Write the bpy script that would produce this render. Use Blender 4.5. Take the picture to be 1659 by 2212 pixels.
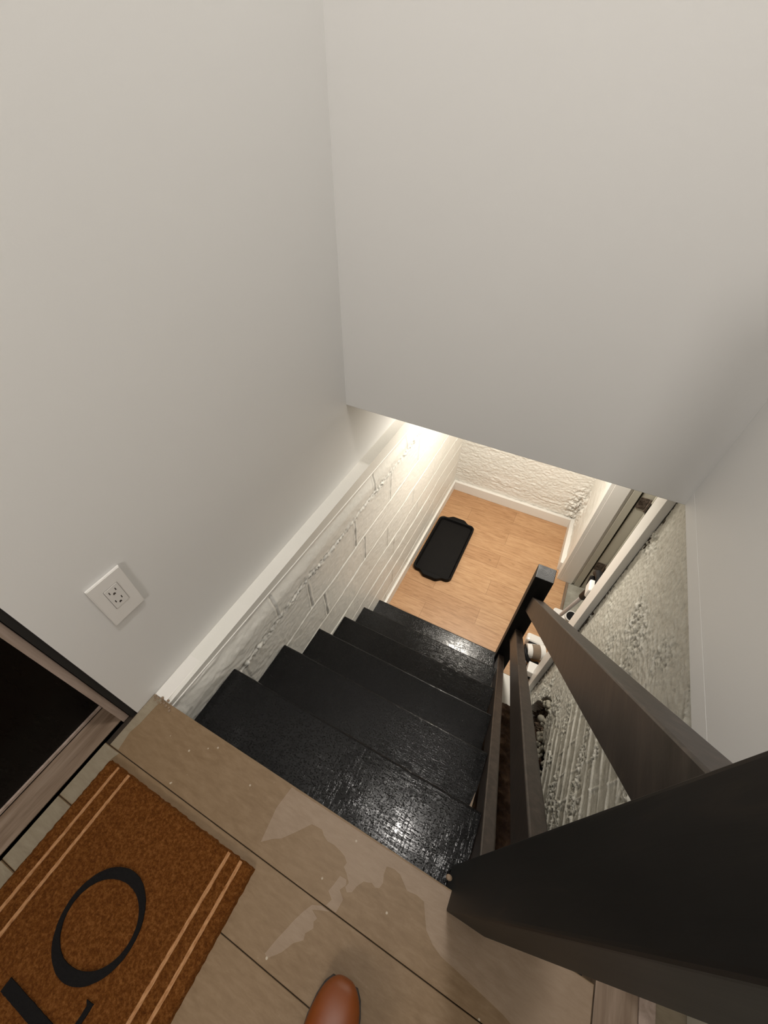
import bpy, bmesh, math, random
from mathutils import Vector, Matrix, noise
random.seed(7)
S = 1.24                      # design units -> metres
C = bpy.context.scene.collection
for o in list(bpy.data.objects): bpy.data.objects.remove(o)

# ------------------------------------------------------------------ camera
cam_d = bpy.data.cameras.new('camera'); cam = bpy.data.objects.new('camera', cam_d); C.objects.link(cam)
cam_d.sensor_fit = 'HORIZONTAL'; cam_d.sensor_width = 36.0; cam_d.lens = 862.62/1659*36
cam_d.clip_start = 0.02
CP = Vector((0.5612, -0.06665, 0.9804))
Rm = Matrix(((0.891842, 0.452031, 0.016917), (-0.337084, 0.639185, 0.691243), (0.301651, -0.622182, 0.722424)))
cam.matrix_world = Matrix.Translation(CP*S) @ Rm.transposed().to_4x4()
bpy.context.scene.camera = cam
vs = bpy.context.scene.view_settings
vs.view_transform = 'Standard'; vs.look = 'None'; vs.gamma = 1.0; vs.exposure = 0.0; vs.use_curve_mapping = False

# ------------------------------------------------------------------ world + lamps
w = bpy.data.worlds.new('world'); bpy.context.scene.world = w; w.use_nodes = True
w.node_tree.nodes['Background'].inputs[0].default_value = (0.5, 0.5, 0.5, 1)
w.node_tree.nodes['Background'].inputs[1].default_value = 0.02
def area(name, loc, size, power, col, spread=180):
    d = bpy.data.lights.new(name, 'AREA'); d.shape = 'DISK'; d.size = size*S; d.energy = power; d.color = col
    d.spread = math.radians(spread)
    o = bpy.data.objects.new(name, d); C.objects.link(o); o.location = Vector(loc)*S; return o
UP_LAMP = (0.55, 0.34, 2.70); LOW_LAMP = (0.49, 1.66, 0.255)
FILL_LAMP = (0.50, -1.245, 1.02)  # added fill lamp behind the camera, evens out the wall brightness
area('upper_lamp_light', UP_LAMP, 0.15, 26.5, (1.0, 0.95, 0.895))
sc = area('rear_fill_light', FILL_LAMP, 0.26, 11.2, (1.0, 0.935, 0.87)); sc.rotation_euler = (math.radians(90), 0, 0)
area('basement_lamp_light', LOW_LAMP, 0.17, 27, (1.0, 0.93, 0.82))

# ------------------------------------------------------------------ helpers
def thing(name, label, cat, loc=(0, 0, 0), group=None):
    o = bpy.data.objects.new(name, None); C.objects.link(o); o.empty_display_size = .05
    o.location = Vector(loc)*S; o['label'] = label; o['category'] = cat
    if group: o['group'] = group
    return o
def tag(o, label, cat, group=None):
    o['label'] = label; o['category'] = cat
    if group: o['group'] = group
    return o
def obj(name, bm, mats, parent=None, smooth=False, origin=None):
    """bm is in design units, world frame"""
    bmesh.ops.recalc_face_normals(bm, faces=bm.faces)
    me = bpy.data.meshes.new(name)
    if parent is not None:
        org = parent.matrix_basis.translation.copy()
        p = parent.parent
        while p is not None: org += p.matrix_basis.translation; p = p.parent
    else:
        if origin is None:
            xs = [v.co.x for v in bm.verts]; ys = [v.co.y for v in bm.verts]; zs = [v.co.z for v in bm.verts]
            origin = ((min(xs)+max(xs))/2, (min(ys)+max(ys))/2, min(zs))
        org = Vector(origin)*S
    for v in bm.verts: v.co = v.co*S - org
    bm.to_mesh(me); bm.free()
    if not isinstance(mats, (list, tuple)): mats = [mats]
    for m in mats: me.materials.append(m)
    if smooth:
        for p in me.polygons: p.use_smooth = True
    o = bpy.data.objects.new(name, me); C.objects.link(o)
    if parent is not None: o.parent = parent
    else: o.location = org
    return o
def struct(name, bm, m, parent=None, smooth=False):
    o = obj(name, bm, m, parent, smooth)
    if parent is None: o['kind'] = 'structure'
    return o
def box(bm, x0, x1, y0, y1, z0, z1, bev=0, seg=2, mi=0):
    r = bmesh.ops.create_cube(bm, size=1)
    vv = r['verts']
    for v in vv:
        v.co = Vector(((x0+x1)/2+v.co.x*(x1-x0), (y0+y1)/2+v.co.y*(y1-y0), (z0+z1)/2+v.co.z*(z1-z0)))
    ff = {f for v in vv for f in v.link_faces}
    for f in ff: f.material_index = mi
    if bev:
        ee = list({e for v in vv for e in v.link_edges})
        bmesh.ops.bevel(bm, geom=ee, offset=bev, segments=seg, profile=.6, affect='EDGES')
    return bm
def B(*a, **k): return box(bmesh.new(), *a, **k)
def prism(bm, pts, z0, z1, axis='z', bev=0):
    """extrude closed 2D polygon between z0,z1 along axis"""
    def P(a, b, c):
        return {'z': (a, b, c), 'x': (c, a, b), 'y': (a, c, b)}[axis]
    lo = [bm.verts.new(P(a, b, z0)) for a, b in pts]; hi = [bm.verts.new(P(a, b, z1)) for a, b in pts]
    n = len(pts)
    f0 = bm.faces.new(lo[::-1]); f1 = bm.faces.new(hi); fs = [f0, f1]
    for i in range(n): fs.append(bm.faces.new((lo[i], lo[(i+1) % n], hi[(i+1) % n], hi[i])))
    if bev:
        bmesh.ops.recalc_face_normals(bm, faces=fs)
        bmesh.ops.bevel(bm, geom=[e for f in (f0, f1) for e in f.edges], offset=bev, segments=2, affect='EDGES')
    return bm
def tube(bm, path, rad, seg=16, caps=True):
    path = [Vector(p) for p in path]; rings = []
    if not isinstance(rad, (list, tuple)): rad = [rad]*len(path)
    up = Vector((0, 0, 1))
    for i, p in enumerate(path):
        t = (path[min(i+1, len(path)-1)]-path[max(i-1, 0)]).normalized()
        a = t.cross(up)
        if a.length < .05: a = t.cross(Vector((0, 1, 0)))
        a.normalize(); b = t.cross(a).normalized()
        rings.append([bm.verts.new(p+(a*math.cos(2*math.pi*k/seg)+b*math.sin(2*math.pi*k/seg))*rad[i]) for k in range(seg)])
    for i in range(len(rings)-1):
        for k in range(seg):
            bm.faces.new((rings[i][k], rings[i][(k+1) % seg], rings[i+1][(k+1) % seg], rings[i+1][k]))
    if caps: bm.faces.new(rings[0][::-1]); bm.faces.new(rings[-1])
    return bm
def lathe(bm, prof, cx, cy, seg=40):
    rings = [[bm.verts.new((cx+r*math.cos(2*math.pi*k/seg), cy+r*math.sin(2*math.pi*k/seg), z)) for k in range(seg)] for r, z in prof]
    for i in range(len(rings)-1):
        for k in range(seg):
            bm.faces.new((rings[i][k], rings[i][(k+1) % seg], rings[i+1][(k+1) % seg], rings[i+1][k]))
    bm.faces.new(rings[0][::-1]); bm.faces.new(rings[-1])
    return bm
def rrect(x0, x1, y0, y1, r, n=8):
    out = []
    for cx, cy, a0 in ((x1-r, y1-r, 0), (x0+r, y1-r, 90), (x0+r, y0+r, 180), (x1-r, y0+r, 270)):
        for i in range(n+1):
            a = math.radians(a0+90*i/n); out.append((cx+r*math.cos(a), cy+r*math.sin(a)))
    return out
def grid(u0, u1, v0, v1, res, fn, mfn=None, cfn=None):
    """height-mapped wall: fn(u,v) -> world xyz"""
    nu = int((u1-u0)/res)+1; nv = int((v1-v0)/res)+1
    bm = bmesh.new(); R = []
    ly = bm.verts.layers.float_color.new('wear_relief') if cfn else None
    for i in range(nu+1):
        u = u0+(u1-u0)*i/nu
        R.append([bm.verts.new(fn(u, v0+(v1-v0)*j/nv)) for j in range(nv+1)])
    for i in range(nu):
        for j in range(nv):
            f = bm.faces.new((R[i][j], R[i+1][j], R[i+1][j+1], R[i][j+1]))
            if mfn: f.material_index = mfn(u0+(u1-u0)*(i+.5)/nu, v0+(v1-v0)*(j+.5)/nv)
    if cfn:
        for i in range(nu+1):
            for j in range(nv+1):
                c = cfn(u0+(u1-u0)*i/nu, v0+(v1-v0)*j/nv); R[i][j][ly] = (c, c, c, 1)
    return bm
def N(x, y, z=0.): return noise.noise((x, y, z))
def F(x, y, z=0., o=4, H=.45): return noise.fractal((x, y, z), H, 2.0, o)
def sm(a, b, x):
    t = max(0, min(1, (x-a)/(b-a))); return t*t*(3-2*t)

# ------------------------------------------------------------------ materials
class M:
    def __init__(s, name, col=(.8, .8, .8), rough=.5, spec=.5, metal=0, coat=0):
        s.m = bpy.data.materials.new(name); s.m.use_nodes = True; s.t = s.m.node_tree; s.b = s.t.nodes['Principled BSDF']
        s.b.inputs['Base Color'].default_value = (*col, 1); s.b.inputs['Roughness'].default_value = rough
        s.b.inputs['Specular IOR Level'].default_value = spec; s.b.inputs['Metallic'].default_value = metal
        s.b.inputs['Coat Weight'].default_value = coat
        s.nrm = None
        s.geo = s.t.nodes.new('ShaderNodeNewGeometry')
    def n(s, typ, **k):
        n = s.t.nodes.new(typ)
        for a, v in k.items(): setattr(n, a, v)
        return n
    def l(s, a, b): s.t.links.new(a, b)
    def pos(s, scale=(1, 1, 1), rot=(0, 0, 0), loc=(0, 0, 0)):
        mp = s.n('ShaderNodeMapping'); mp.inputs['Scale'].default_value = scale; mp.inputs['Rotation'].default_value = rot
        mp.inputs['Location'].default_value = loc
        s.l(s.geo.outputs['Position'], mp.inputs['Vector']); return mp.outputs[0]
    def noise(s, scale=10, det=4, rough=.5, st=(1, 1, 1), dist=0, rot=(0, 0, 0)):
        n = s.n('ShaderNodeTexNoise'); n.inputs['Scale'].default_value = scale; n.inputs['Detail'].default_value = det
        n.inputs['Roughness'].default_value = rough; n.inputs['Distortion'].default_value = dist
        s.l(s.pos(st, rot), n.inputs['Vector']); return n.outputs['Fac']
    def ramp(s, fac, stops, interp='LINEAR'):
        r = s.n('ShaderNodeValToRGB'); r.color_ramp.interpolation = interp
        e = r.color_ramp.elements
        while len(e) < len(stops): e.new(.5)
        for i, (p, c) in enumerate(stops):
            e[i].position = p; e[i].color = (*c, 1) if isinstance(c, (tuple, list)) else (c, c, c, 1)
        s.l(fac, r.inputs[0]); return r.outputs[0]
    def mix(s, fac, a, b, mode='MIX'):
        m = s.n('ShaderNodeMix', data_type='RGBA', blend_type=mode)
        for i, v in ((0, fac), (6, a), (7, b)):
            if hasattr(v, 'is_linked') or hasattr(v, 'links'): s.l(v, m.inputs[i])
            elif isinstance(v, (tuple, list)): m.inputs[i].default_value = (*v, 1)
            else: m.inputs[i].default_value = v
        return m.outputs[2]
    def bump(s, h, strength=.3, dist=.002):
        b = s.n('ShaderNodeBump'); b.inputs['Strength'].default_value = strength; b.inputs['Distance'].default_value = dist
        s.l(h, b.inputs['Height'])
        if s.nrm is not None: s.l(s.nrm, b.inputs['Normal'])
        s.nrm = b.outputs[0]; s.l(s.nrm, s.b.inputs['Normal']); return s
    def col(s, c): s.l(c, s.b.inputs['Base Color']); return s
    def rgh(s, c): s.l(c, s.b.inputs['Roughness']); return s

m = M('drywall_paint', (.73, .725, .71), .55, .4); m.bump(m.noise(260, 3), .10, .001); m.bump(m.noise(2.2, 2), .25, .004); drywall = m.m
m = M('ceiling_paint', (.78, .77, .75), .8); ceilm = m.m
m = M('white_trim_paint', (.80, .78, .74), .35); m.bump(m.noise(30, 3, st=(1, .2, 1)), .15, .001); trimm = m.m
m = M('white_masonry_paint', (.78, .77, .71), .42); m.bump(m.noise(160, 5, .6), .35, .0015)
m.col(m.ramp(m.noise(3, 3), [(.3, (.76, .75, .70)), (.7, (.82, .80, .75))])); masonry = m.m
m = M('painted_rough_brick', (.62, .60, .53), .5); m.bump(m.noise(120, 6, .75), .8, .003)
m.col(m.ramp(m.noise(30, 6, .75), [(.28, (.36, .33, .26)), (.40, (.62, .60, .52)), (.7, (.74, .72, .65))]))
at = m.n('ShaderNodeVertexColor', layer_name='wear_relief')
m.col(m.mix(at.outputs['Color'], m.ramp(m.noise(30, 6, .75), [(.3, (.30, .275, .215)), (.6, (.42, .395, .32))]), m.ramp(m.noise(30, 6, .75), [(.28, (.50, .47, .39)), (.40, (.72, .70, .62)), (.7, (.82, .80, .73))]))); brickm = m.m
m = M('broken_masonry', (.10, .07, .05), .9); m.bump(m.noise(60, 6, .7), 1, .01)
m.col(m.ramp(m.noise(50, 6, .7), [(.35, (.03, .02, .015)), (.55, (.12, .08, .05)), (.7, (.35, .31, .26))])); brokenm = m.m
m = M('brown_earth', (.08, .04, .02), .75); m.bump(m.noise(45, 6, .7), 1, .008)
m.col(m.ramp(m.noise(22, 6, .65), [(.3, (.03, .013, .007)), (.55, (.085, .042, .02)), (.72, (.16, .095, .05))])); earthm = m.m

def black_paint(name, long_axis, col=(.006, .006, .0062), rough=.14, cross=True, bs=.45):
    m = M(name, col, rough, .20)
    m.bump(m.noise(6, 2), .22, .003)
    st = [9, 9, 9]; st[long_axis] = .9
    m.bump(m.ramp(m.noise(30, 3, .6, st=tuple(st)), [(.50, 0.), (.72, 1.)]), bs*.55, .0006)
    if cross:
        m.bump(m.ramp(m.noise(20, 3, .6, st=(10, 1.3, 10)), [(.52, 0.), (.74, 1.)]), bs*.55, .0006)
        m.bump(m.ramp(m.noise(330, 3, .6, st=(.6, 1, 1)), [(.57, 0.), (.70, 1.)]), bs*1.4, .0011)
    m.rgh(m.ramp(m.noise(9, 4), [(.35, rough*.85), (.7, rough*1.25)]))
    return m.m
treadm = black_paint('glossy_black_stair_paint', 0, bs=.52)
riserm = black_paint('black_riser_paint', 0, (.008, .008, .0085), .35, False, .3)
m = M('black_brown_rail_stain', (.030, .024, .021), .42, .38)
g = m.noise(9, 5, .6, st=(6, 1, 6), dist=.4)
m.col(m.ramp(g, [(.3, (.017, .012, .009)), (.52, (.033, .024, .019)), (.75, (.058, .043, .034))])); m.bump(g, .25, .001); m.bump(m.noise(120, 2), .15, .0006); railm = m.m
m = M('black_brown_post_stain', (.02, .018, .016), .5, .18)
g = m.noise(8, 6, .6, st=(5, 5, .6), dist=.8)
m.col(m.ramp(g, [(.3, (.007, .0065, .006)), (.6, (.011, .010, .009)), (.82, (.026, .020, .016))])); m.bump(g, .3, .001); postm = m.m
m = M('end_grain_stain', (.05, .05, .052), .5)
wv = m.n('ShaderNodeTexWave', wave_type='RINGS', rings_direction='Z'); wv.inputs['Scale'].default_value = 55; wv.inputs['Distortion'].default_value = 2.5
wv.inputs['Detail'].default_value = 3
m.l(m.pos(loc=(-.90, -1.33, 0)), wv.inputs['Vector'])
m.col(m.ramp(wv.outputs['Fac'], [(.2, (.032, .033, .036)), (.8, (.062, .064, .068))])); m.bump(wv.outputs['Fac'], .4, .001); endm = m.m

# landing boards
def board_mat(name, c1, c2, c3, rough=.5, sp=True):
    m = M(name, c2, rough, .35)
    g = m.noise(22, 7, .7, st=(1, 3.5, 1), dist=.3)
    big = m.noise(2.6, 4, .6)
    c = m.ramp(g, [(.3, c1), (.52, c2), (.75, c3)])
    c = m.mix(m.ramp(big, [(.35, 0.), (.7, .45)]), c, c3)
    if sp:
        vo = m.n('ShaderNodeTexVoronoi'); vo.inputs['Scale'].default_value = 34; vo.inputs['Randomness'].default_value = 1
        m.l(m.pos(), vo.inputs['Vector'])
        spk = m.ramp(vo.outputs['Distance'], [(.0, 1.), (.07, 1.), (.10, 0.)])
        keep = m.ramp(m.noise(9, 2), [(.56, 0.), (.60, 1.)])
        f = m.mix(1.0, spk, keep, 'MULTIPLY')
        c = m.mix(f, c, (.46, .40, .31))
    m.col(c); m.bump(g, .2, .001); m.bump(m.noise(200, 2), .2, .0006); m.bump(m.noise(8, 3), .3, .003)
    return m.m
filmm = board_mat('worn_vinyl_plank', (.158, .098, .046), (.200, .130, .068), (.245, .168, .098))
barem = board_mat('bare_plank_backing', (.215, .150, .096), (.260, .187, .125), (.305, .228, .160))
greym = board_mat('grey_cement_strip', (.20, .160, .108), (.25, .208, .145), (.30, .255, .185))
m = M('dark_seam', (.03, .02, .012), .9); seamm = m.m
m = M('sill_wood', (.20, .14, .10), .55)
g = m.noise(8, 5, .6, st=(8, .8, 8), dist=.5); m.col(m.ramp(g, [(.3, (.14, .09, .055)), (.6, (.24, .175, .125)), (.8, (.30, .235, .18))])); m.bump(g, .3, .001); sillm = m.m
m = M('pale_frame_wood', (.42, .33, .27), .6)
g = m.noise(8, 5, .6, st=(8, 8, .8), dist=.5); m.col(m.ramp(g, [(.3, (.30, .23, .18)), (.6, (.42, .33, .28)), (.85, (.5, .42, .36))])); m.bump(g, .2, .001); framem = m.m
m = M('black_glossy_door', (.004, .0035, .003), .3, .12); m.rgh(m.ramp(m.noise(14, 5, .7, st=(1, 3, .6)), [(.35, .2), (.75, .5)])); bdoorm = m.m
m = M('dark_void', (.01, .008, .006), .9); voidm = m.m  # flat black that paints the darkness of unlit gaps

# oak basement floor
m = M('oak_plank_floor', (.5, .32, .18), .42, .4)
br = m.n('ShaderNodeTexBrick'); br.offset = .37; br.offset_frequency = 2
br.inputs['Scale'].default_value = 1; br.inputs['Brick Width'].default_value = 1.1; br.inputs['Row Height'].default_value = .148
br.inputs['Mortar Size'].default_value = .0009; br.inputs['Mortar Smooth'].default_value = 0; br.inputs['Bias'].default_value = 0
br.inputs['Color1'].default_value = (.0, .0, .0, 1); br.inputs['Color2'].default_value = (1, 1, 1, 1); br.inputs['Mortar'].default_value = (.5, .5, .5, 1)
m.l(m.pos(loc=(.42, .03, 0)), br.inputs['Vector'])
g = m.noise(5, 8, .65, st=(1.6, 13, 1), dist=.7)
c = m.ramp(g, [(.28, (.335, .178, .083)), (.5, (.470, .272, .140)), (.75, (.560, .350, .195))])
c = m.mix(.14, c, br.outputs['Color'], 'SOFT_LIGHT')
vo = m.n('ShaderNodeTexVoronoi'); vo.inputs['Scale'].default_value = 3.4
m.l(m.pos((1, 2.2, 1)), vo.inputs['Vector'])
c = m.mix(m.ramp(vo.outputs['Distance'], [(.0, .85), (.035, .45), (.06, 0.)]), c, (.12, .055, .02))
c = m.mix(br.outputs['Fac'], c, (.20, .10, .045))
m.col(c); m.bump(g, .12, .0008); oakm = m.m
m = M('grey_concrete', (.30, .29, .25), .8); g = m.noise(12, 6, .7); m.col(m.ramp(g, [(.3, (.22, .21, .17)), (.7, (.38, .37, .32))])); m.bump(g, .5, .004); concm = m.m
m = M('old_grey_door_paint', (.46, .44, .37), .5); m.bump(m.noise(60, 4), .3, .001); oldpaint = m.m
m = M('rusty_hinge', (.12, .09, .07), .6, metal=.6); m.col(m.ramp(m.noise(60, 4), [(.3, (.05, .035, .025)), (.7, (.2, .16, .13))])); hingem = m.m
m = M('coir', (.33, .13, .035), .95, .1)
c = m.ramp(m.noise(170, 5, .75), [(.28, (.065, .018, .003)), (.5, (.168, .056, .010)), (.72, (.32, .135, .036))])
m.col(c); m.bump(m.noise(230, 4, .8), 1, .006); coirm = m.m
m = M('natural_stripe', (.6, .36, .17), .95, .1); m.col(m.ramp(m.noise(120, 4, .7, st=(3, .5, 1)), [(.3, (.24, .095, .03)), (.6, (.46, .25, .12))])); m.bump(m.noise(200, 3), .8, .003); stripem = m.m
m = M('black_mat_print', (.012, .011, .011), .9, .1); m.bump(m.noise(220, 4, .8), 1, .004); printm = m.m
m = M('white_plastic', (.78, .76, .73), .3); plasticm = m.m
m = M('ivory_plastic', (.74, .72, .69), .28); plastic2 = m.m
m = M('slot_dark', (.05, .04, .035), .7); slotm = m.m
m = M('black_rubber_tray', (.005, .0048, .005), .5, .12); traym = m.m
m = M('tray_pattern', (.008, .0075, .0075), .6, .1)
ck = m.n('ShaderNodeTexVoronoi'); ck.distance = 'CHEBYCHEV'; ck.inputs['Scale'].default_value = 75; ck.inputs['Randomness'].default_value = 0
m.l(m.pos(rot=(0, 0, math.radians(45))), ck.inputs['Vector'])
m.bump(ck.outputs['Distance'], .8, .003); tray2 = m.m
m = M('black_plastic', (.008, .008, .009), .5, .15); bplast = m.m
m = M('grey_plastic_tube', (.55, .56, .62), .35); tubem = m.m
m = M('smoky_bin', (.20, .15, .11), .15); binm = m.m
m = M('tan_leather', (.33, .095, .02), .42, .5); m.bump(m.noise(120, 3), .15, .0008)
m.col(m.ramp(m.noise(6, 3), [(.3, (.17, .040, .006)), (.7, (.235, .060, .010))])); leatherm = m.m
m = M('dark_sole', (.03, .022, .018), .7); solem = m.m
m = M('lamp_glass', (.9, .88, .84), .4); m.b.inputs['Emission Color'].default_value = (1, .93, .84, 1); m.b.inputs['Emission Strength'].default_value = 3; lampm = m.m
m = M('lamp_metal', (.6, .6, .58), .35, metal=.8); lampmetal = m.m

# ------------------------------------------------------------------ setting: upper room
A_ = -.058; HY = .909; HZ = .281; WX = .925; XC = .955; CZ = 2.75; LZ = .30; YF = 2.42; ZF = -1.284; YB = -1.30
# left drywall, with exterior door opening y -.86..-.047
bm = bmesh.new()
box(bm, A_-.16, A_, -.047, 0, 0.0, CZ)
box(bm, A_-.16, A_, 0, YF+.1, -.14, CZ)
box(bm, A_-.16, A_, YB, -.86, 0.0, CZ)
box(bm, A_-.16, A_, -.86, -.047, 1.66, CZ)
struct('wall_left', bm, drywall)
# header wall
struct('wall_front', B(A_-.02, WX+.03, HY, HY+.13, HZ, CZ, bev=.002), drywall)
# right drywall above the brick, starts after the side doorway
bm = bmesh.new()
box(bm, WX, WX+.12, .065, HY, .285, CZ, bev=.0015)
box(bm, WX, WX+.12, YB, -.78, 0, CZ)
box(bm, WX, WX+.12, -.78, .065, 1.62, CZ)
box(bm, WX-.00022, WX+.01, .066, HY, .286, .325, bev=.0002)
struct('wall_right', bm, drywall)
struct('wall_back', B(A_-.16, WX+.3, YB-.1, YB, -.1, CZ), drywall)
struct('ceiling', B(A_-.2, WX+.3, YB-.1, HY+.13, CZ, CZ+.08), ceilm)
struct('ceiling_basement', B(A_-.1, 2.0, HY+.13, YF+.1, LZ, LZ+.08), ceilm)['kind'] = 'structure'

# landing floor: board rows along X, with narrow dark seams
rows = [0, -.1195, -.2255, -.335, -.45, -.565, -.68, -.80, -.92, -1.04, -1.16, -1.30]
bm = bmesh.new()
box(bm, -.070, .924, YB, -.0165, -.10, -.0040, mi=1)
box(bm, -.070, .924, -.0165, -.0005, -.0052, -.0040, mi=1)
for i in range(len(rows)-1):
    y1, y0 = rows[i], rows[i+1]
    x0 = A_ if i == 0 else -.070
    box(bm, x0, .924, y0+.0007, y1-(.0007 if i else 0), -.0045, 0.0, bev=.0007, seg=1)
struct('floor', bm, [filmm, seamm])
# bare patches where the surface film has come away (part of the floor covering)
PA = [(0.337,-.004),(0.330,-.045),(0.336,-.101),(0.352,-.088),(0.368,-.079),(0.390,-.055),(0.407,-.035),(0.429,-.033),(0.437,-.039),(0.448,-.043),(0.462,-.042),(0.477,-.044),(0.488,-.047),(0.496,-.053),(0.494,-.060),(0.503,-.066),(0.513,-.075),(0.510,-.082),(0.516,-.087),(0.524,-.083),(0.528,-.072),(0.536,-.061),(0.543,-.059),(0.55,-.056),(0.558,-.059),(0.565,-.056),(0.568,-.047),(0.564,-.036),(0.564,-.024),(0.578,-.021),(0.591,-.023),(0.602,-.031),(0.611,-.037),(0.628,-.034),(0.643,-.036),(0.652,-.052),(0.66,-.066),(0.676,-.077),(0.693,-.083),(0.729,-.087),(0.761,-.091),(0.80,-.096),(0.86,-.110),(0.90,-.1178),(0.923,-.1178),(0.923,-.0012)]
PB = [(0.486,-.1215),(0.47,-.128),(0.461,-.142),(0.453,-.158),(0.448,-.171),(0.440,-.190),(0.433,-.211),(0.44,-.213),(0.450,-.204),(0.457,-.197),(0.468,-.180),(0.481,-.17),(0.479,-.162),(0.488,-.151),(0.484,-.144),(0.487,-.138),(0.473,-.133),(0.49,-.126),(0.502,-.1215)]
PB2 = [(0.492,-.1178),(0.497,-.107),(0.486,-.100),(0.490,-.089),(0.494,-.074),(0.507,-.073),(0.510,-.080),(0.503,-.090),(0.515,-.098),(0.512,-.1178)]
PD = [(A_+.001,-.001),(-.031,-.001),(-.033,-.026),(-.035,-.061),(-.040,-.083),(-.033,-.1175),(A_+.001,-.1175)]
bm = bmesh.new()
for P in (PA, PB, PB2): prism(bm, P, -.0005, .0004)
struct('floor_patch', bm, barem)
bm = bmesh.new(); prism(bm, PD, -.0005, .0004)
# torn grey strip of cement beside the door sill, left of the mat
for i in range(1, len(rows)-1):
    y1, y0 = rows[i]-.002, rows[i+1]+.002
    R = [(-.069, y1), (-.026, y1)]
    n = 6
    for k in range(1, n): R.append((-.030+.005*N(k*1.7, i*3.1), y1+(y0-y1)*k/n))
    R += [(-.029, y0), (-.069, y0)]
    prism(bm, R, -.0005, .0006)
struct('floor_strip', bm, greym)
# crumbly corner beside the ledge
bm = bmesh.new()
for k in range(26):
    x = random.uniform(-.054, .004); y = random.uniform(-.012, .004); r = random.uniform(.0012, .0035)
    mt = Matrix.Translation((x, y, r*.4)) @ Matrix.Rotation(random.random()*3, 4, 'Z')
    bmesh.ops.create_icosphere(bm, subdivisions=1, radius=r, matrix=mt)
tag(obj('plaster_crumbs', bm, barem), 'loose pale plaster crumbs where the landing meets the white ledge', 'debris')['kind'] = 'stuff'

# wall below the landing edge
struct('wall_under_landing', B(-.06, WX+.12, -.04, -.0165, ZF, -.006), masonry)

# ------------------------------------------------------------------ left block wall (below landing level)
JZ = [.0, -.165, -.34, -.51, -.68, -.83, -.975, -1.13, -1.29]
JO = [.032, .185, .26, .172, .255, .17, .26, .172]
def block(y, z):
    h = .0030*F(y*2.2, z*2.2, 3, 2) + .0007*F(y*22, z*22, 5, 4)
    wz = .004*N(y*4, z*3, 9)
    for i, jz in enumerate(JZ[1:-1], 1):
        if i == 1: wz += .009*F(y*3.3, 2.7, 5, 3)
        d = abs(z+wz-jz)
        if d < .04:
            if i == 1:
                a = math.exp(-(d/(.010+.008*sm(-.3, .3, N(y*5, 9))))**2)*(.45+.55*sm(-.3, .2, N(y*3.1, 5)))
                h += a*(.0005+.0085*F(y*48, z*62, 1, 5)+.006*F(y*120, z*140, 1, 2))
                h -= .005*math.exp(-((z+wz-jz-.007)/.003)**2)*sm(-.2, .3, N(y*7, 2.2))
            else:
                a = (.45+.55*sm(-.2, .35, N(y*2.3, i*7.7)))*sm(.05, .40, y)
                h += a*(.0042*math.exp(-((z+wz-jz+.004)/.0035)**2) - .0042*math.exp(-((z+wz-jz-.003)/.003)**2))
    for i in range(len(JZ)-1):
        if JZ[i+1] < z <= JZ[i]:
            t = (y-JO[i]) % .322; t = min(t, .322-t)
            u = sm(JZ[i+1]-.002, JZ[i+1]+.012, z)*(1-sm(JZ[i]-.02, JZ[i]-.004, z))
            b = .0 if N(i*5.1, round((y-JO[i])/.322)*3.3) < -.25 else 1.
            tt = t+.003*N(y*5, z*22)
            h += u*b*sm(.1, .3, y)*(-.0040*math.exp(-(tt/.0032)**2) + .0016*math.exp(-((tt-.008)/.004)**2))
    # ledge end mortar under the trim
    e = z+.034
    h += .006*math.exp(-(e/.006)**2)*max(0, N(y*8, 4.4)+.35)
    h += .0005*F(y*45, z*70, 6, 4)*(1+1.6*sm(.6, .1, y))
    return (h, y, z)
def lz(y): return -.040*y
def ledge_shift(y, z):
    p = block(y, z+lz(max(y, 0))*sm(-.5, -.0225, z))
    return (p[0]-.012*sm(-.085, -.022, z), p[1], p[2])
bmw = grid(-.03, YF, ZF-.01, -.0225, .0042, ledge_shift)
struct('wall_left_lower', bmw, masonry, smooth=True)
struct('wall_left_lower_core', B(A_-.1, -.012, -.03, YF+.1, ZF-.1, -.004), masonry)

# sloping white ledge with a grooved face along the top of the block wall
bm = bmesh.new()
def lz(y): return -.040*y
prof = [(A_-.002, -.004), (A_+.0022, -.004), (A_+.0028, 0), (-.0235, 0), (-.0215, -.0012), (-.0215, -.0035), (-.0228, -.0042), (-.0212, -.005), (-.0212, -.0125), (-.0235, -.0135), (-.0215, -.0148), (-.0150, -.0165), (-.010, -.020), (-.010, -.026), (A_-.002, -.028)]
rings = []
for k in range(25):
    y = .001+(YF-.002)*k/24
    rings.append([bm.verts.new((px, y, lz(y)+pz+.0008*N(y*3, 1))) for px, pz in prof])
for a, b in zip(rings, rings[1:]):
    for i in range(len(prof)): bm.faces.new((a[i], a[(i+1) % len(prof)], b[(i+1) % len(prof)], b[i]))
bm.faces.new(rings[0]); bm.faces.new(rings[-1][::-1])
struct('trim_1', bm, trimm)

# ------------------------------------------------------------------ basement far wall
def far(x, z):
    h = .0026*F(x*22, z*46, 1, 5)+.0028*F(x*60, z*90, 3, 3)+.006*F(x*1.7, z*2, 2, 2)+.0022*F(x*6, z*22, 7, 3)*sm(-.1, .3, F(x*2, z*9, 4, 2))
    c = math.exp(-(((x-.93)/.07)**2+((z+1.08)/.14)**2)); h += c*.03*F(x*30, z*30, 8, 4)
    c = math.exp(-((z+1.1)/.04)**2); h += c*.004*F(x*9, z*60, 3, 3)
    return (x, YF-.004-h, z)
struct('wall_far', grid(-.01, 1.0, ZF, LZ, .005, far), masonry, smooth=True)
struct('wall_far_core', B(-.1, 2.1, YF+.012, YF+.1, ZF-.1, LZ+.05), masonry)
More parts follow.
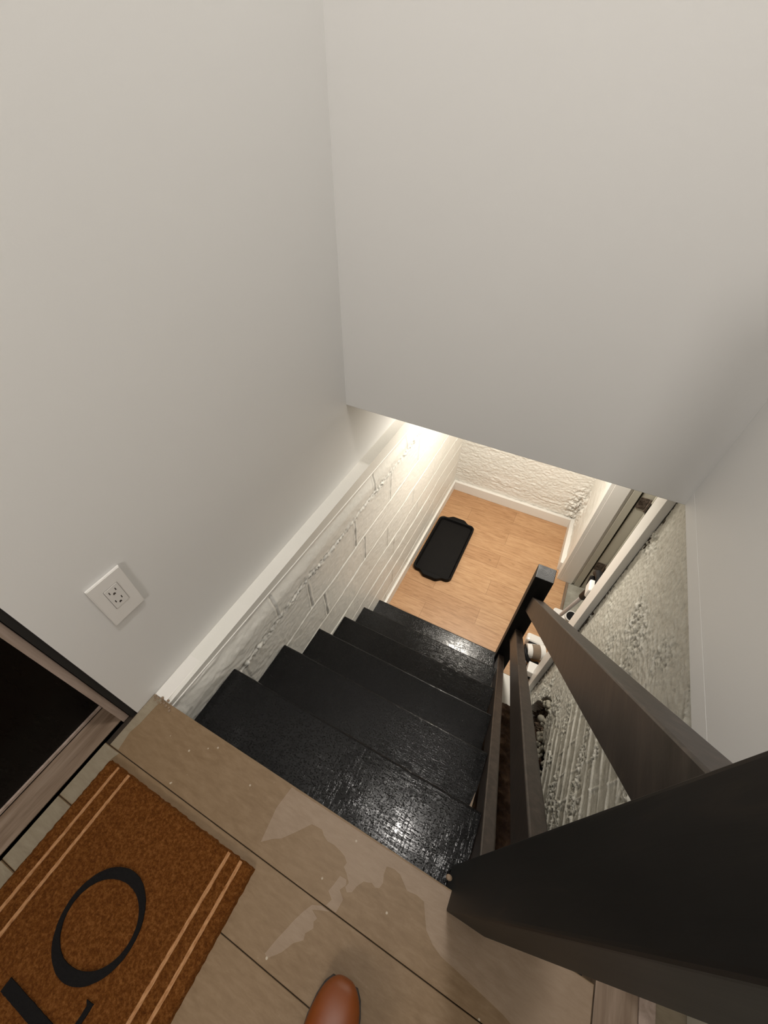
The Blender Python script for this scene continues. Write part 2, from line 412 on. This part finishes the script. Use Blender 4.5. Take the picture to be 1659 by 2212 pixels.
# ------------------------------------------------------------------ right masonry wall, near part
def edgez(y):      # lower ragged limit of the sound wall
    pts = [(-.1, -.72), (.45, -.735), (.55, -.75), (.62, -.80), (.69, -.86), (.75, -.83), (.80, -.80), (.86, -.93), (.91, -1.12), (.935, -1.3), (1.2, -1.4)]
    for (a, za), (b, zb) in zip(pts, pts[1:]):
        if a <= y <= b: return za+(zb-za)*(y-a)/(b-a)+.03*F(y*22, 1.2, 0, 3)
    return -1.4
WEAR_RELIEF = [0, 0, 0]
def wear_relief(y, z):  # paint wear between brick ridges; stucco colour goes darker in its pits
    brick(y, z)
    a = max(0., min(1., .25+.9*WEAR_RELIEF[0]))
    b = max(0., min(1., .62+90*WEAR_RELIEF[2]))
    return a*WEAR_RELIEF[1]+b*(1-WEAR_RELIEF[1])
def brick(y, z):
    low = sm(.02, -.10, z+.05*F(y*3, z*3, 2, 2))*sm(.78, .55, y+.10*F(y*3, z*3, 6, 3)+.25*max(0., z+.25))   # bare brick zone
    h = .003*F(y*3, z*3, 2, 2)+.0005*N(y*90, z*90)
    k = (z+.006*N(y*2.5, z*3))/.0535
    fr = k-math.floor(k); d = min(fr, 1-fr)*.0535
    row = math.floor(k+.5)
    on = .45+.55*sm(-.3, .2, N(y*2.5, row*3.7))
    hb = .0048*on*math.exp(-(d/.0027)**2)
    rw = math.floor(k); t = (y-(rw % 2)*.085-.03*N(rw*2.2, 1)) % .17; t = min(t, .17-t)
    hb += .0026*math.exp(-(t/.003)**2)
    hb += .0012*F(y*18, z*40, 4, 4)
    # crumbly patches where mortar was smeared on
    crumb = sm(.12, .30, F(y*4.5, z*5.5, 11, 3)+.08)
    hb += crumb*.0060*F(y*95, z*110, 4, 4)
    # stucco zone: pitted and combed
    pit = sm(-.25, .15, F(y*3.1, z*3.6, 17, 2)+.28*sm(.62, .35, y-.0)-.22*sm(.70, .95, y))
    hp = (.25+.75*pit)*(.0062*F(y*60, z*85, 7, 4)+.003*F(y*14, z*60, 3, 3))+.0008*F(y*30, z*30, 8, 3)
    ck = abs((z+.36)-(-.55)*(y-.55)+.03*F(y*9, z*9, 4, 3))
    hp += .9*math.exp(-(ck/.007)**2)*.006*F(y*45, z*45, 2, 3)
    for c0, c1 in ((-.30, -.35), (-.62, .15)):
        dd = abs(z-c0-c1*(y-.7)+.02*F(y*6, z*6, c0, 3)); hp -= .0035*math.exp(-(dd/.0022)**2)*sm(-.1, .2, N(y*6, c0*9))
    h += hb*low+hp*(1-low)
    WEAR_RELIEF[0] = hb*low/.0042 if low > .02 else 0.; WEAR_RELIEF[1] = low; WEAR_RELIEF[2] = hp
    x = XC-h
    ez = edgez(y)
    if z < ez+.03:
        q = sm(ez+.03, ez-.012, z); x = XC-h+q*(.05+.03*F(y*25, z*25, 3, 4))
    return (x, y, z)
struct('wall_right_lower', grid(.058, 1.034, ZF, .298, .0031, brick, lambda y, z: 1 if z < edgez(y) else 0, wear_relief), [brickm, brokenm], smooth=True)
bm = bmesh.new(); box(bm, XC+.10, XC+.2, .058, 1.034, ZF-.1, .285)
box(bm, XC+.0, XC+.2, 1.026, 1.034, ZF-.1, LZ)
struct('wall_right_core', bm, brokenm)
# far part of right wall, past the doorway
def rfar(y, z):
    h = .003*F(y*8, z*12, 1, 4)
    c = math.exp(-(((y-2.36)/.10)**2+((z+1.05)/.16)**2)); h += c*.025*F(y*30, z*30, 8, 4)
    return (XC-h, y, z)
struct('wall_right_far', grid(1.955, YF, ZF, LZ, .0075, rfar), masonry, smooth=True)
struct('wall_right_far_core', B(XC+.03, XC+.16, 1.90, YF+.1, ZF-.1, LZ), masonry)

# basement floors
struct('floor_basement', B(-.01, 1.004, 1.0715, YF+.01, ZF-.05, ZF), oakm)
struct('floor_basement_concrete', B(-.01, 1.0, -.05, 1.070, ZF-.05, ZF-.001), masonry)
struct('floor_closet', B(1.0055, 2.1, .9, YF, ZF-.05, ZF-.001), concm)
struct('trim_2', B(1.004, 1.022, 1.12, 1.87, ZF-.02, ZF+.004, bev=.002), sillm)
bm = bmesh.new(); box(bm, 1.9, 2.0, .9, 2.4, ZF-.1, LZ); box(bm, 1.03, 2.0, .9, 1.0, ZF-.1, LZ); box(bm, 1.03, 2.0, 2.05, 2.2, ZF-.1, LZ)
struct('wall_closet', bm, concm)

# baseboards
struct('baseboard_left', B(.0, .0145, 1.075, YF-.004, ZF, ZF+.082, bev=.002), trimm)
struct('baseboard_far', B(.0145, .928, YF-.030, YF-.004, ZF, ZF+.082, bev=.002), trimm)
struct('baseboard_right', B(.928, .958, 1.952, YF-.005, ZF, ZF+.082, bev=.002), trimm)

# ------------------------------------------------------------------ basement doorway (casing, jamb, hinges, open leaf)
d1 = bpy.data.objects.new('door_1', None); C.objects.link(d1); d1.location = Vector((1.0, 1.5, ZF))*S; d1['kind'] = 'structure'
bm = bmesh.new(); box(bm, .929, .953, 1.036, 1.120, ZF, LZ, bev=.0018); obj('casing', bm, trimm, d1)
bm = bmesh.new(); box(bm, .953, 1.10, 1.10, 1.120, ZF, LZ, bev=.001); obj('jamb', bm, trimm, d1)
bm = bmesh.new(); box(bm, .944, .9625, 1.874, 1.952, ZF, LZ, bev=.0015); obj('casing', bm, trimm, d1)
bm = bmesh.new(); box(bm, .9635, 1.040, 1.870, 1.90, ZF+.001, LZ, bev=.002); box(bm, 1.040, 1.056, 1.884, 1.91, ZF, LZ, bev=.001)
obj('jamb', bm, trimm, d1)
bm = bmesh.new(); box(bm, 1.056, 1.092, 1.872, 1.90, ZF, LZ, bev=.001); box(bm, 1.102, 1.30, 1.878, 1.91, ZF, LZ, bev=.001)
obj('door_stop', bm, oldpaint, d1)
bm = bmesh.new(); box(bm, 1.090, 1.103, 1.896, 1.92, ZF, LZ); obj('gap', bm, voidm, d1)
bm = bmesh.new()
box(bm, 1.156, 1.80, 1.835, 1.868, ZF+.01, LZ-.02, bev=.001)
for x in (1.150,): box(bm, x, x+.010, 1.840, 1.852, ZF+.01, LZ-.02)
leaf = obj('door_leaf', bm, oldpaint, d1)
for z0 in (-.515, -1.075):
    bm = bmesh.new(); box(bm, 1.103, 1.142, 1.8735, 1.880, z0, z0+.075, bev=.001)
    tube(bm, [(1.148, 1.867, z0-.004), (1.148, 1.867, z0+.079)], .0055, 12)
    box(bm, 1.150, 1.153, 1.838, 1.866, z0, z0+.075)
    for q in (.015, .037, .06): tube(bm, [(1.118, 1.8740, z0+q), (1.118, 1.8715, z0+q)], .003, 8)
    obj('hinge', bm, hingem, d1)

# ------------------------------------------------------------------ exterior black door on the left of the landing
d2 = bpy.data.objects.new('door_2', None); C.objects.link(d2); d2.location = Vector((-.14, -.45, 0))*S; d2['kind'] = 'structure'
obj('door_leaf', B(-.19, -.141, -.835, -.0745, .006, 1.62), bdoorm, d2)
bm = bmesh.new(); box(bm, -.142, -.1365, -.835, -.076, .004, .011); obj('weather_strip', bm, framem, d2)
bm = bmesh.new(); box(bm, -.20, -.070, -.0745, -.0595, -.002, 1.64, bev=.0012); box(bm, -.20, -.070, -.850, -.835, -.002, 1.64, bev=.0012); box(bm, -.20, -.070, -.85, -.0595, 1.62, 1.65)
obj('door_frame', bm, framem, d2)
bm = bmesh.new(); box(bm, -.136, -.0765, -.85, -.050, -.03, .002, bev=.001); box(bm, -.100, -.0765, -.85, -.050, -.02, .004, bev=.001)
obj('threshold', bm, sillm, d2)
struct('gap_shade_1', B(-.215, -.062, -.0585, -.0475, -.03, 1.66), voidm)  # black filler, puts the dark of the frame gap into colour
struct('gap_shade_2', B(-.22, -.071, YB, -.005, -.10, -.012), voidm)  # black filler below the sill, paints its gap as unlit
struct('trim_9', B(-.25, -.21, -.87, -.03, -.1, 1.8), voidm)

# side doorway on the right of the landing
struct('trim_5', B(.9255, .988, -.78, .055, -.06, .0015, bev=.001), sillm)
struct('trim_6', B(.9885, 1.012, -.78, .055, -.06, .004, bev=.001), framem)
d3 = bpy.data.objects.new('door_3', None); C.objects.link(d3); d3.location = Vector((1.05, -.36, 0))*S; d3['kind'] = 'structure'
obj('door_leaf', B(1.055, 1.09, -.78, .062, .004, 1.62), oldpaint, d3)
struct('floor_side_room', B(1.0125, 1.30, -.80, .07, -.06, -.001), greym)
bm = bmesh.new(); box(bm, WX, 1.10, .048, .0645, .0, 1.62); box(bm, WX, 1.1, -.80, -.78, 0, 1.62)
struct('trim_7', bm, trimm)
struct('trim_8', B(1.10, 1.16, -.85, .1, -.1, 1.7), drywall)

# ------------------------------------------------------------------ staircase
st = thing('staircase', 'steep staircase painted glossy black going down beside the white block wall', 'stairs', (.34, .6, ZF))
ys = [.16+.1798*k for k in range(6)]; zs = [-.1303-.19*k for k in range(6)]
XR = .714
for k in range(6):
    yb = -.014 if k == 0 else ys[k-1]-.012
    bm = bmesh.new()
    nseg = 60
    def jag(y): return -.002+.0025*N(y*70, k*4.3)
    # tread board with a slightly wavy painted left edge
    prof_n = [(ys[k]-.006, 0), (ys[k]-.002, -.0015), (ys[k], -.006), (ys[k], -.022), (ys[k]-.003, -.026), (yb, -.026), (yb, 0)]
    L = [bm.verts.new((.0015, a, zs[k]+b)) for a, b in prof_n]
    rr = [L]
    for i in range(1, 13):
        x = .0015+(XR-.0015)*i/12
        rr.append([bm.verts.new((x, a+.0012*N(x*9, k*3., a), zs[k]+b+.0008*N(x*6, a*8, k))) for a, b in prof_n])
    for a, b in zip(rr, rr[1:]):
        for i in range(len(prof_n)): bm.faces.new((a[i], a[(i+1) % 7], b[(i+1) % 7], b[i]))
    bm.faces.new(rr[0]); bm.faces.new(rr[-1][::-1])
    obj('tread', bm, treadm, st)
for k in range(7):
    zt = -.0047 if k == 0 else zs[k-1]-.026
    zb = zs[k]+.0 if k < 6 else ZF
    yr = -.003 if k == 0 else ys[k-1]-.014
    obj('riser', B(.0015, XR-.001, yr-.012, yr, zb, zt, bev=.0008), riserm, st)
# stringer on the open side: board following the slope, notched under the treads
bm = bmesh.new()
pts = []
for k in range(6):
    pts += [((-.005 if k == 0 else ys[k-1]-.010), zs[k]-.028), (ys[k]-.010, zs[k]-.028)]
pts += [(ys[5]-.006, ZF), (ys[5]-.22, ZF), (-.005, -.42)]
prism(bm, pts, XR-.024, XR-.002, axis='x')
obj('stringer', bm, riserm, st)
# bare wood showing in the joints beside the rail
for y0, y1, zz in ((.166, .232, zs[1]+.001), (.352, .385, zs[2]+.001)):
    bm = bmesh.new(); prism(bm, [(XR-.012, y0), (XR-.001, y0), (XR-.003, y1)], zz, zz+.006)
    o = obj('bare_wood_chip', bm, barem, st); o['label'] = 'unpainted beige wood sliver'
bm = bmesh.new(); bmesh.ops.create_icosphere(bm, subdivisions=2, radius=.006, matrix=Matrix.Translation((.672, -.002+.016, -.004)) @ Matrix.Diagonal((1, .8, .9, 1)))
obj('filler_plug', bm, barem, st)

# ------------------------------------------------------------------ railing
rl = thing('stair_railing', 'black-brown stained stair railing with two square newel posts and three sloping rails', 'railing', (.72, .5, ZF))
def post(x0, x1, y0, y1, z0, z1, b=.0035):
    bm = B(x0, x1, y0, y1, z0, z1, bev=b, seg=3)
    for f in bm.faces:
        if f.normal.z > .9 or f.calc_center_median().z > z1-.0005: f.material_index = 1
    return bm
obj('newel_post', post(.682, .7535, -.029, .0427, -.10, .862), [postm, endm], rl)
obj('newel_post', post(.704, .776, 1.021, 1.093, ZF, -.325), [postm, endm], rl)
def rail(name, x0, x1, ya, zta, yb, ztb, th, bev=.0035):
    # ya,zta upper end (top edge height) ; yb,ztb lower end ; th vertical thickness
    bm = bmesh.new(); n = 24; W_ = x1-x0
    prof = [(bev, 0), (W_-bev, 0), (W_-.3*bev, -.3*bev), (W_, -bev), (W_, -th+bev), (W_-bev, -th), (bev, -th), (0, -th+bev), (0, -bev), (.3*bev, -.3*bev)]
    rr = []
    for i in range(n+1):
        t = i/n; y = ya+(yb-ya)*t; z = zta+(ztb-zta)*t
        rr.append([bm.verts.new((x0+a+.0010*N(y*5, 3+len(name)), y, z+b+.0010*N(y*6, 8+len(name)))) for a, b in prof])
    for a, b in zip(rr, rr[1:]):
        for i in range(len(prof)): bm.faces.new((a[i], a[(i+1) % len(prof)], b[(i+1) % len(prof)], b[i]))
    bm.faces.new(rr[0]); bm.faces.new(rr[-1][::-1])
    return obj(name, bm, railm, rl)
rail('handrail', .7295, .7745, .040, .729, 1.0225, -.455, .113)
rail('rail', .7295, .7600, .040, .302, 1.0225, -.730, .113)
rail('rail', .7155, .7450, .040, .008, 1.0225, -1.018, .105)

# ------------------------------------------------------------------ brown rubble bank under the rail
def bank(x, y):
    t = sm(.86, .74, y+.25*(x-.80)**2*8)
    h = -.93+.035*F(x*7, y*5, 3, 4)+.010*F(x*40, y*40, 1, 3)+.03*sm(.75, .95, x)
    return (x, y, ZF+(h-ZF)*t)
bm = grid(.7155, .985, -.004, .90, .007, bank)
o = obj('earth_bank', bm, earthm, smooth=True); tag(o, 'rough brown earth bank between the stair railing and the broken wall base', 'earth'); o['kind'] = 'stuff'
bm = bmesh.new()
for k in range(46):
    y = random.uniform(.50, .88); x = random.uniform(.945, .985); z = edgez(y)-random.uniform(.0, .09); r = random.uniform(.006, .016)
    mt = Matrix.Translation((x, y, z)) @ Matrix.Rotation(random.random()*6, 4, (random.random(), random.random(), 1)) @ Matrix.Diagonal((1, random.uniform(.6, 1.3), random.uniform(.6, 1.1), 1))
    r_ = bmesh.ops.create_icosphere(bm, subdivisions=2, radius=r, matrix=mt)
    for v in r_['verts']: v.co += v.co.normalized()*.004*N(v.co.x*90, v.co.y*90, v.co.z*90)
o = obj('wall_rubble', bm, brickm, smooth=True); tag(o, 'pale crumbling rubble lodged in the hole at the foot of the right wall', 'rubble'); o['kind'] = 'stuff'

# ------------------------------------------------------------------ outlet
OZ = .0065; OY = -.0012
ot = thing('wall_outlet', 'white square-edged double power outlet on the left wall above the black door corner', 'outlet', (A_, .0725, .262))
bm = bmesh.new(); prism(bm, [(.0385, .2685), (.1040, .2685), (.1040, .3825), (.0385, .3825)], A_, A_+.0062, axis='x', bev=.0012)
obj('wall_plate', bm, plasticm, ot)
bm = bmesh.new(); prism(bm, rrect(.0575, .0845, .3040, .3570, .001, 3), A_+.0055, A_+.0072, axis='x', bev=.0004); ins = obj('receptacle', bm, plastic2, ot)
bm = bmesh.new()
for zc in (.3425, .3175):
    box(bm, A_+.0062, A_+.00735, .0628, .0646, zc+.0008, zc+.0070)
    box(bm, A_+.0062, A_+.00735, .0752, .0770, zc+.0008, zc+.0070)
    prism(bm, [(.0700+.0024*math.cos(a*math.pi/6), zc-.0036+.0026*math.sin(a*math.pi/6)) for a in range(0, 7)]+[(.0676, zc-.0058), (.0724, zc-.0058)], A_+.0062, A_+.00735, axis='x')
obj('slots', bm, slotm, ins)
bm = bmesh.new()
fr = rrect(.0570, .0850, .3035, .3575, .001, 3)
prism(bm, fr, A_+.0055, A_+.0064, axis='x'); obj('rim', bm, slotm, ot)

# ------------------------------------------------------------------ boot tray
tr = thing('boot_tray', 'black rubber boot tray with curved end handles on the oak basement floor', 'tray', (.168, 1.765, ZF))
def tray_outline(off, n=7):
    x0, x1, y0, y1, r = .030+off, .306-off, 1.492+off, 2.040-off, max(.038-off, .006)
    xm = .168; out = []
    def bulge(x): return .027*sm(.085, .040, abs(x-xm))
    for cx, cy, a0 in ((x1-r, y1-r, 0), (x0+r, y1-r, 90), (x0+r, y0+r, 180), (x1-r, y0+r, 270)):
        for i in range(n+1):
            a = math.radians(a0+90*i/n); out.append((cx+r*math.cos(a), cy+r*math.sin(a)))
        m_ = 24
        if a0 == 0:
            for i in range(1, m_): x = (x1-r)+(x0-x1+2*r)*i/m_; out.append((x, y1+bulge(x)))
        if a0 == 180:
            for i in range(1, m_): x = (x0+r)+(x1-x0-2*r)*i/m_; out.append((x, y0-bulge(x)))
    return out
def loops(bm, ls):
    rs = [[bm.verts.new((x, y, z)) for x, y in o_] for o_, z in ls]
    n = len(rs[0])
    for a, b in zip(rs, rs[1:]):
        for i in range(n): bm.faces.new((a[i], a[(i+1) % n], b[(i+1) % n], b[i]))
    bm.faces.new(rs[0][::-1]); bm.faces.new(rs[-1])
def flat_outline(off):
    x0, x1, y0, y1, r = .030+off, .306-off, 1.492+off, 2.040-off, .028
    o_ = tray_outline(0); res = []
    for (x, y) in o_: res.append((min(max(x, x0), x1), min(max(y, y0), y1)))
    # keep the corners round
    out = []
    for x, y in res:
        cx = min(max(x, x0+r), x1-r); cy = min(max(y, y0+r), y1-r)
        dx, dy = x-cx, y-cy; l = math.hypot(dx, dy)
        if l > r and dx and dy: x, y = cx+dx/l*r, cy+dy/l*r
        out.append((x, y))
    return out
bm = bmesh.new()
loops(bm, [(tray_outline(.004), ZF), (tray_outline(0), ZF+.003), (tray_outline(0), ZF+.026), (tray_outline(.003), ZF+.029), (flat_outline(.008), ZF+.029), (flat_outline(.012), ZF+.026), (flat_outline(.019), ZF+.008)])
obj('rim', bm, traym, tr, smooth=False)
bm = bmesh.new(); prism(bm, flat_outline(.019), ZF+.006, ZF+.0085); obj('patterned_base', bm, tray2, tr)

# ------------------------------------------------------------------ doormat
dm = thing('doormat', 'brown coir doormat with black lettering and pale double stripes on the landing', 'doormat', (.163, -.44, 0))
MX0, MX1, MY1, MY0 = -.028, .352, -.136, -.745
def matf(x, y):
    e = min(x-MX0, MX1-x, MY1-y, y-MY0)
    z = .0125*sm(-.0005, .004, e)+.0010*N(x*160, y*160)+.0009*N(x*420, y*420, 3)
    ex = .0018*N(x*120, y*120, 5)
    return (x+ex, y+ex, max(z, .0003))
obj('coir_pile', grid(MX0, MX1, MY0, MY1, .0032, matf), coirm, dm, smooth=True)
bm = bmesh.new()
for x0, x1 in ((.0005, .0065), (.0305, .0365), (.2945, .3005), (.3220, .3280)):
    n = 70
    tops = []
    for i in range(n+1):
        y = MY0+.004+(MY1-MY0-.006)*i/n
        a = .0010*N(y*60, x0*99); b = .0010*N(y*60, x1*88+4)
        tops.append((bm.verts.new((x0+a, y, .0118)), bm.verts.new((x0+a, y, .0140+.0004*N(y*90, 1))), bm.verts.new((x1+b, y, .0140+.0004*N(y*90, 2))), bm.verts.new((x1+b, y, .0118))))
    for p, q in zip(tops, tops[1:]):
        for i in range(3): bm.faces.new((p[i], p[i+1], q[i+1], q[i]))
obj('stripes', bm, stripem, dm)
# letters: read facing the street door, up = -x, text runs towards +y
def rough_poly(P, step=.004, amp=.0008):
    out = []
    for (a, b), (c, d) in zip(P, P[1:]+P[:1]):
        L_ = math.hypot(c-a, d-b); n = max(1, int(L_/step))
        for i in range(n):
            x = a+(c-a)*i/n; y = b+(d-b)*i/n
            out.append((x+amp*N(x*300, y*300, 1), y+amp*N(x*300, y*300, 9)))
    return out
bm = bmesh.new()
cx, cy = .1675, -.305; ro, ri = [], []
nn = 72
for i in range(nn):
    a = 2*math.pi*i/nn
    ux, uy = math.cos(a), math.sin(a)
    th = .0075+.0095*abs(math.sin(a-math.radians(12)))**2
    R_ = .0700
    j = .0006*N(ux*8, uy*8, 2)
    ro.append((cx+ux*(R_+j), cy+uy*(R_+j))); ri.append((cx+ux*(R_-th+j), cy+uy*(R_-th-j)))
for zt in (.0149,):
    vo_ = [bm.verts.new((x, y, zt)) for x, y in ro]; vi = [bm.verts.new((x, y, zt)) for x, y in ri]
    vo2 = [bm.verts.new((x, y, .0115)) for x, y in ro]; vi2 = [bm.verts.new((x, y, .0115)) for x, y in ri]
    for i in range(nn):
        j = (i+1) % nn
        bm.faces.new((vo_[i], vo_[j], vi[j], vi[i])); bm.faces.new((vo2[i], vo2[j], vo_[j], vo_[i])); bm.faces.new((vi[i], vi[j], vi2[j], vi2[i]))
obj('letter_o', bm, printm, dm)
def letterL(yr, n_):
    bm = bmesh.new()
    P = [(.097, yr-.016), (.097, yr), (.228, yr), (.228, yr+.034), (.222, yr+.038), (.236, yr+.040), (.236, yr-.016)]
    prism(bm, rough_poly(P), .0115, .0149); return obj(n_, bm, printm, dm)
letterL(-.4075, 'letter_l'); letterL(-.487, 'letter_l')
bm = bmesh.new()
y = -.562
P = [(.097, y-.016), (.097, y+.036), (.105, y+.036), (.105, y), (.161, y), (.161, y+.026), (.169, y+.026), (.169, y), (.228, y), (.228, y+.038), (.236, y+.038), (.236, y-.016)]
prism(bm, rough_poly(P), .0115, .0149); obj('letter_e', bm, printm, dm)
bm = bmesh.new(); y = -.68
P = [(.097, y-.016), (.097, y), (.160, y), (.160, y+.055), (.097, y+.055), (.097, y+.071), (.236, y+.071), (.236, y+.055), (.168, y+.055), (.168, y), (.236, y), (.236, y-.016)]
prism(bm, rough_poly(P), .0115, .0149); obj('letter_h', bm, printm, dm)

# ------------------------------------------------------------------ boot of the photographer
bt = thing('boot', 'rounded tan-orange leather toe of a boot standing on the landing', 'boot', (.59, -.30, 0))
secs = [  # distance back from tip, half width, height, centre lift
    (.000, .010, .020), (.006, .021, .031), (.016, .030, .039), (.032, .0365, .045), (.055, .0405, .050), (.085, .0405, .058), (.115, .036, .072),
    (.145, .032, .092), (.170, .031, .115), (.200, .032, .125), (.228, .030, .125), (.245, .022, .120)]
ang = math.radians(6); tip = Vector((.5660, -.170, 0))
fw = Vector((-math.sin(ang), math.cos(ang), 0)); sd = Vector((math.cos(ang), math.sin(ang), 0))
bm = bmesh.new(); rr = []
for d, hw, h in secs:
    c = tip-fw*d; ring = []
    for i in range(24):
        a = 2*math.pi*i/24
        ca, sa = math.cos(a), math.sin(a)
        x = hw*math.copysign(abs(ca)**.75, ca); z = (.008+h*.5)+(h*.5)*math.copysign(abs(sa)**.85, sa)*1.0
        ring.append(bm.verts.new(c+sd*x+Vector((0, 0, z))))
    rr.append(ring)
for a, b in zip(rr, rr[1:]):
    for i in range(24): bm.faces.new((a[i], a[(i+1) % 24], b[(i+1) % 24], b[i]))
bm.faces.new(rr[0][::-1]); bm.faces.new(rr[-1])
o = obj('upper', bm, leatherm, bt, smooth=True)
md = o.modifiers.new('s', 'SUBSURF'); md.levels = md.render_levels = 1
bm = bmesh.new()
pts = [(tip-fw*d+sd*hw*1.02) for d, hw, h in secs[1:]]+[(tip-fw*d-sd*hw*1.02) for d, hw, h in reversed(secs[1:])]
prism(bm, [(p.x, p.y) for p in pts], .0, .014, bev=.002); obj('sole', bm, solem, bt)
bm = bmesh.new()
tube(bm, [tip-fw*.205+Vector((0, 0, .11)), tip-fw*.207+Vector((0, 0, .15)), tip-fw*.209+Vector((0, 0, .19))], [.036, .036, .038], 24)
obj('shaft', bm, leatherm, bt, smooth=True)

# ------------------------------------------------------------------ cordless vacuum leaning in the doorway
va = thing('stick_vacuum', 'white and black stick vacuum with grey tube leaning inside the basement doorway', 'vacuum', (1.02, 1.58, ZF))
bm = bmesh.new(); prism(bm, rrect(.962, 1.050, 1.545, 1.610, .018), ZF+.002, ZF+.045, bev=.006); hd = obj('floor_head', bm, plasticm, va)
bm = bmesh.new(); tube(bm, [(1.060, 1.580, ZF+.036), (1.060, 1.566, ZF+.075)], .034, 28); obj('wheel_ring', bm, plasticm, va)
bm = bmesh.new(); tube(bm, [(1.060, 1.567, ZF+.072), (1.060, 1.564, ZF+.080)], .027, 28); obj('wheel_cap', bm, bplast, va)
bm = bmesh.new(); tube(bm, [(1.0, 1.535, -1.19), (1.0, 1.389, -.771)], .0105, 18); obj('tube', bm, tubem, va, smooth=False)
bm = bmesh.new(); tube(bm, [(1.0, 1.396, -.79), (1.0, 1.372, -.725), (1.0, 1.336, -.645)], [.018, .020, .022], 18); obj('motor_neck', bm, bplast, va)
bm = bmesh.new()
tube(bm, [(1.0, 1.405, -.700), (1.0, 1.428, -.660), (1.0, 1.424, -.620), (1.0, 1.398, -.585), (1.0, 1.34, -.56), (1.0, 1.28, -.555)], .017, 14); obj('handle', bm, bplast, va, smooth=True)
bm = bmesh.new(); box(bm, .975, 1.022, 1.30, 1.375, -.675, -.610, bev=.014, seg=3); obj('motor_body', bm, plasticm, va)
bm = bmesh.new()
pth = [(1.03, 1.40, -.95), (1.05, 1.42, -1.05), (1.03, 1.45, -1.15), (1.06, 1.48, ZF+.006), (1.10, 1.56, ZF+.006), (1.14, 1.50, ZF+.006), (1.09, 1.45, ZF+.006)]
tube(bm, pth, .004, 8); obj('power_cord', bm, bplast, va)

hv = thing('handheld_vacuum', 'white and black handheld vacuum with smoky dust bin lying by the door casing', 'vacuum', (.90, 1.24, ZF))
def blk(n_, y0, y1, x0, x1, z0, z1, mt, bev=.006, par=hv):
    return obj(n_, B(x0, x1, y0, y1, ZF+z0, ZF+z1, bev=bev, seg=3), mt, par)
blk('nozzle', 1.290, 1.345, .850, .955, .002, .075, plasticm, .016)
blk('brush_strip', 1.262, 1.291, .868, .950, .004, .070, bplast, .003)
bm = bmesh.new(); tube(bm, [(.868, 1.232, ZF+.055), (.962, 1.262, ZF+.055)], [.040, .044], 28)
bn = obj('motor_drum', bm, plasticm, hv)
bm = bmesh.new(); tube(bm, [(.895, 1.236, ZF+.060), (.935, 1.250, ZF+.060)], [.0415, .0435], 28); obj('dust_bin', bm, binm, hv)
bm = bmesh.new(); tube(bm, [(.862, 1.262, ZF+.05), (.862, 1.215, ZF+.075), (.880, 1.185, ZF+.06), (.915, 1.180, ZF+.03), (.95, 1.195, ZF+.03)], .013, 12); obj('grip', bm, bplast, hv, smooth=True)
bm = bmesh.new(); tube(bm, [(.868, 1.185, ZF+.04), (.876, 1.160, ZF+.045)], .011, 14); obj('trigger_ring', bm, tubem, hv)
blk('battery', 1.102, 1.168, .896, .950, .020, .075, plasticm, .006)
blk('battery_foot', 1.095, 1.172, .890, .926, .0, .022, bplast, .004)

# ------------------------------------------------------------------ lamps (out of view); the rear fill lamp is added
def lamp(loc, r, top, lab):
    x, y, z = loc
    t = thing('ceiling_lamp', lab, 'lamp', (x, y, top))
    bm = bmesh.new(); lathe(bm, [(r*1.08, z+.008), (r*1.1, z+.012), (r*1.1, top-.001)], x, y); obj('lamp_base', bm, lampmetal, t)
    bm = bmesh.new(); lathe(bm, [(r*.9, z+.003), (r, z+.006), (r, z+.010)], x, y); obj('lamp_shade', bm, lampm, t)
lamp(UP_LAMP, .11, CZ, 'round flush ceiling lamp above the landing')
lamp(LOW_LAMP, .10, LZ, 'small round ceiling lamp above the basement floor')
t = thing('rear_fill_lamp', 'added round white fill lamp, unseen on the wall behind the landing', 'lamp', (FILL_LAMP[0], YB, FILL_LAMP[2]))
bm = bmesh.new(); tube(bm, [(FILL_LAMP[0], YB, FILL_LAMP[2]), (FILL_LAMP[0], YB+.04, FILL_LAMP[2])], .15, 40); obj('lamp_base', bm, lampmetal, t)
bm = bmesh.new(); tube(bm, [(FILL_LAMP[0], YB+.040, FILL_LAMP[2]), (FILL_LAMP[0], YB+.052, FILL_LAMP[2])], .135, 40); obj('lamp_shade', bm, lampm, t)
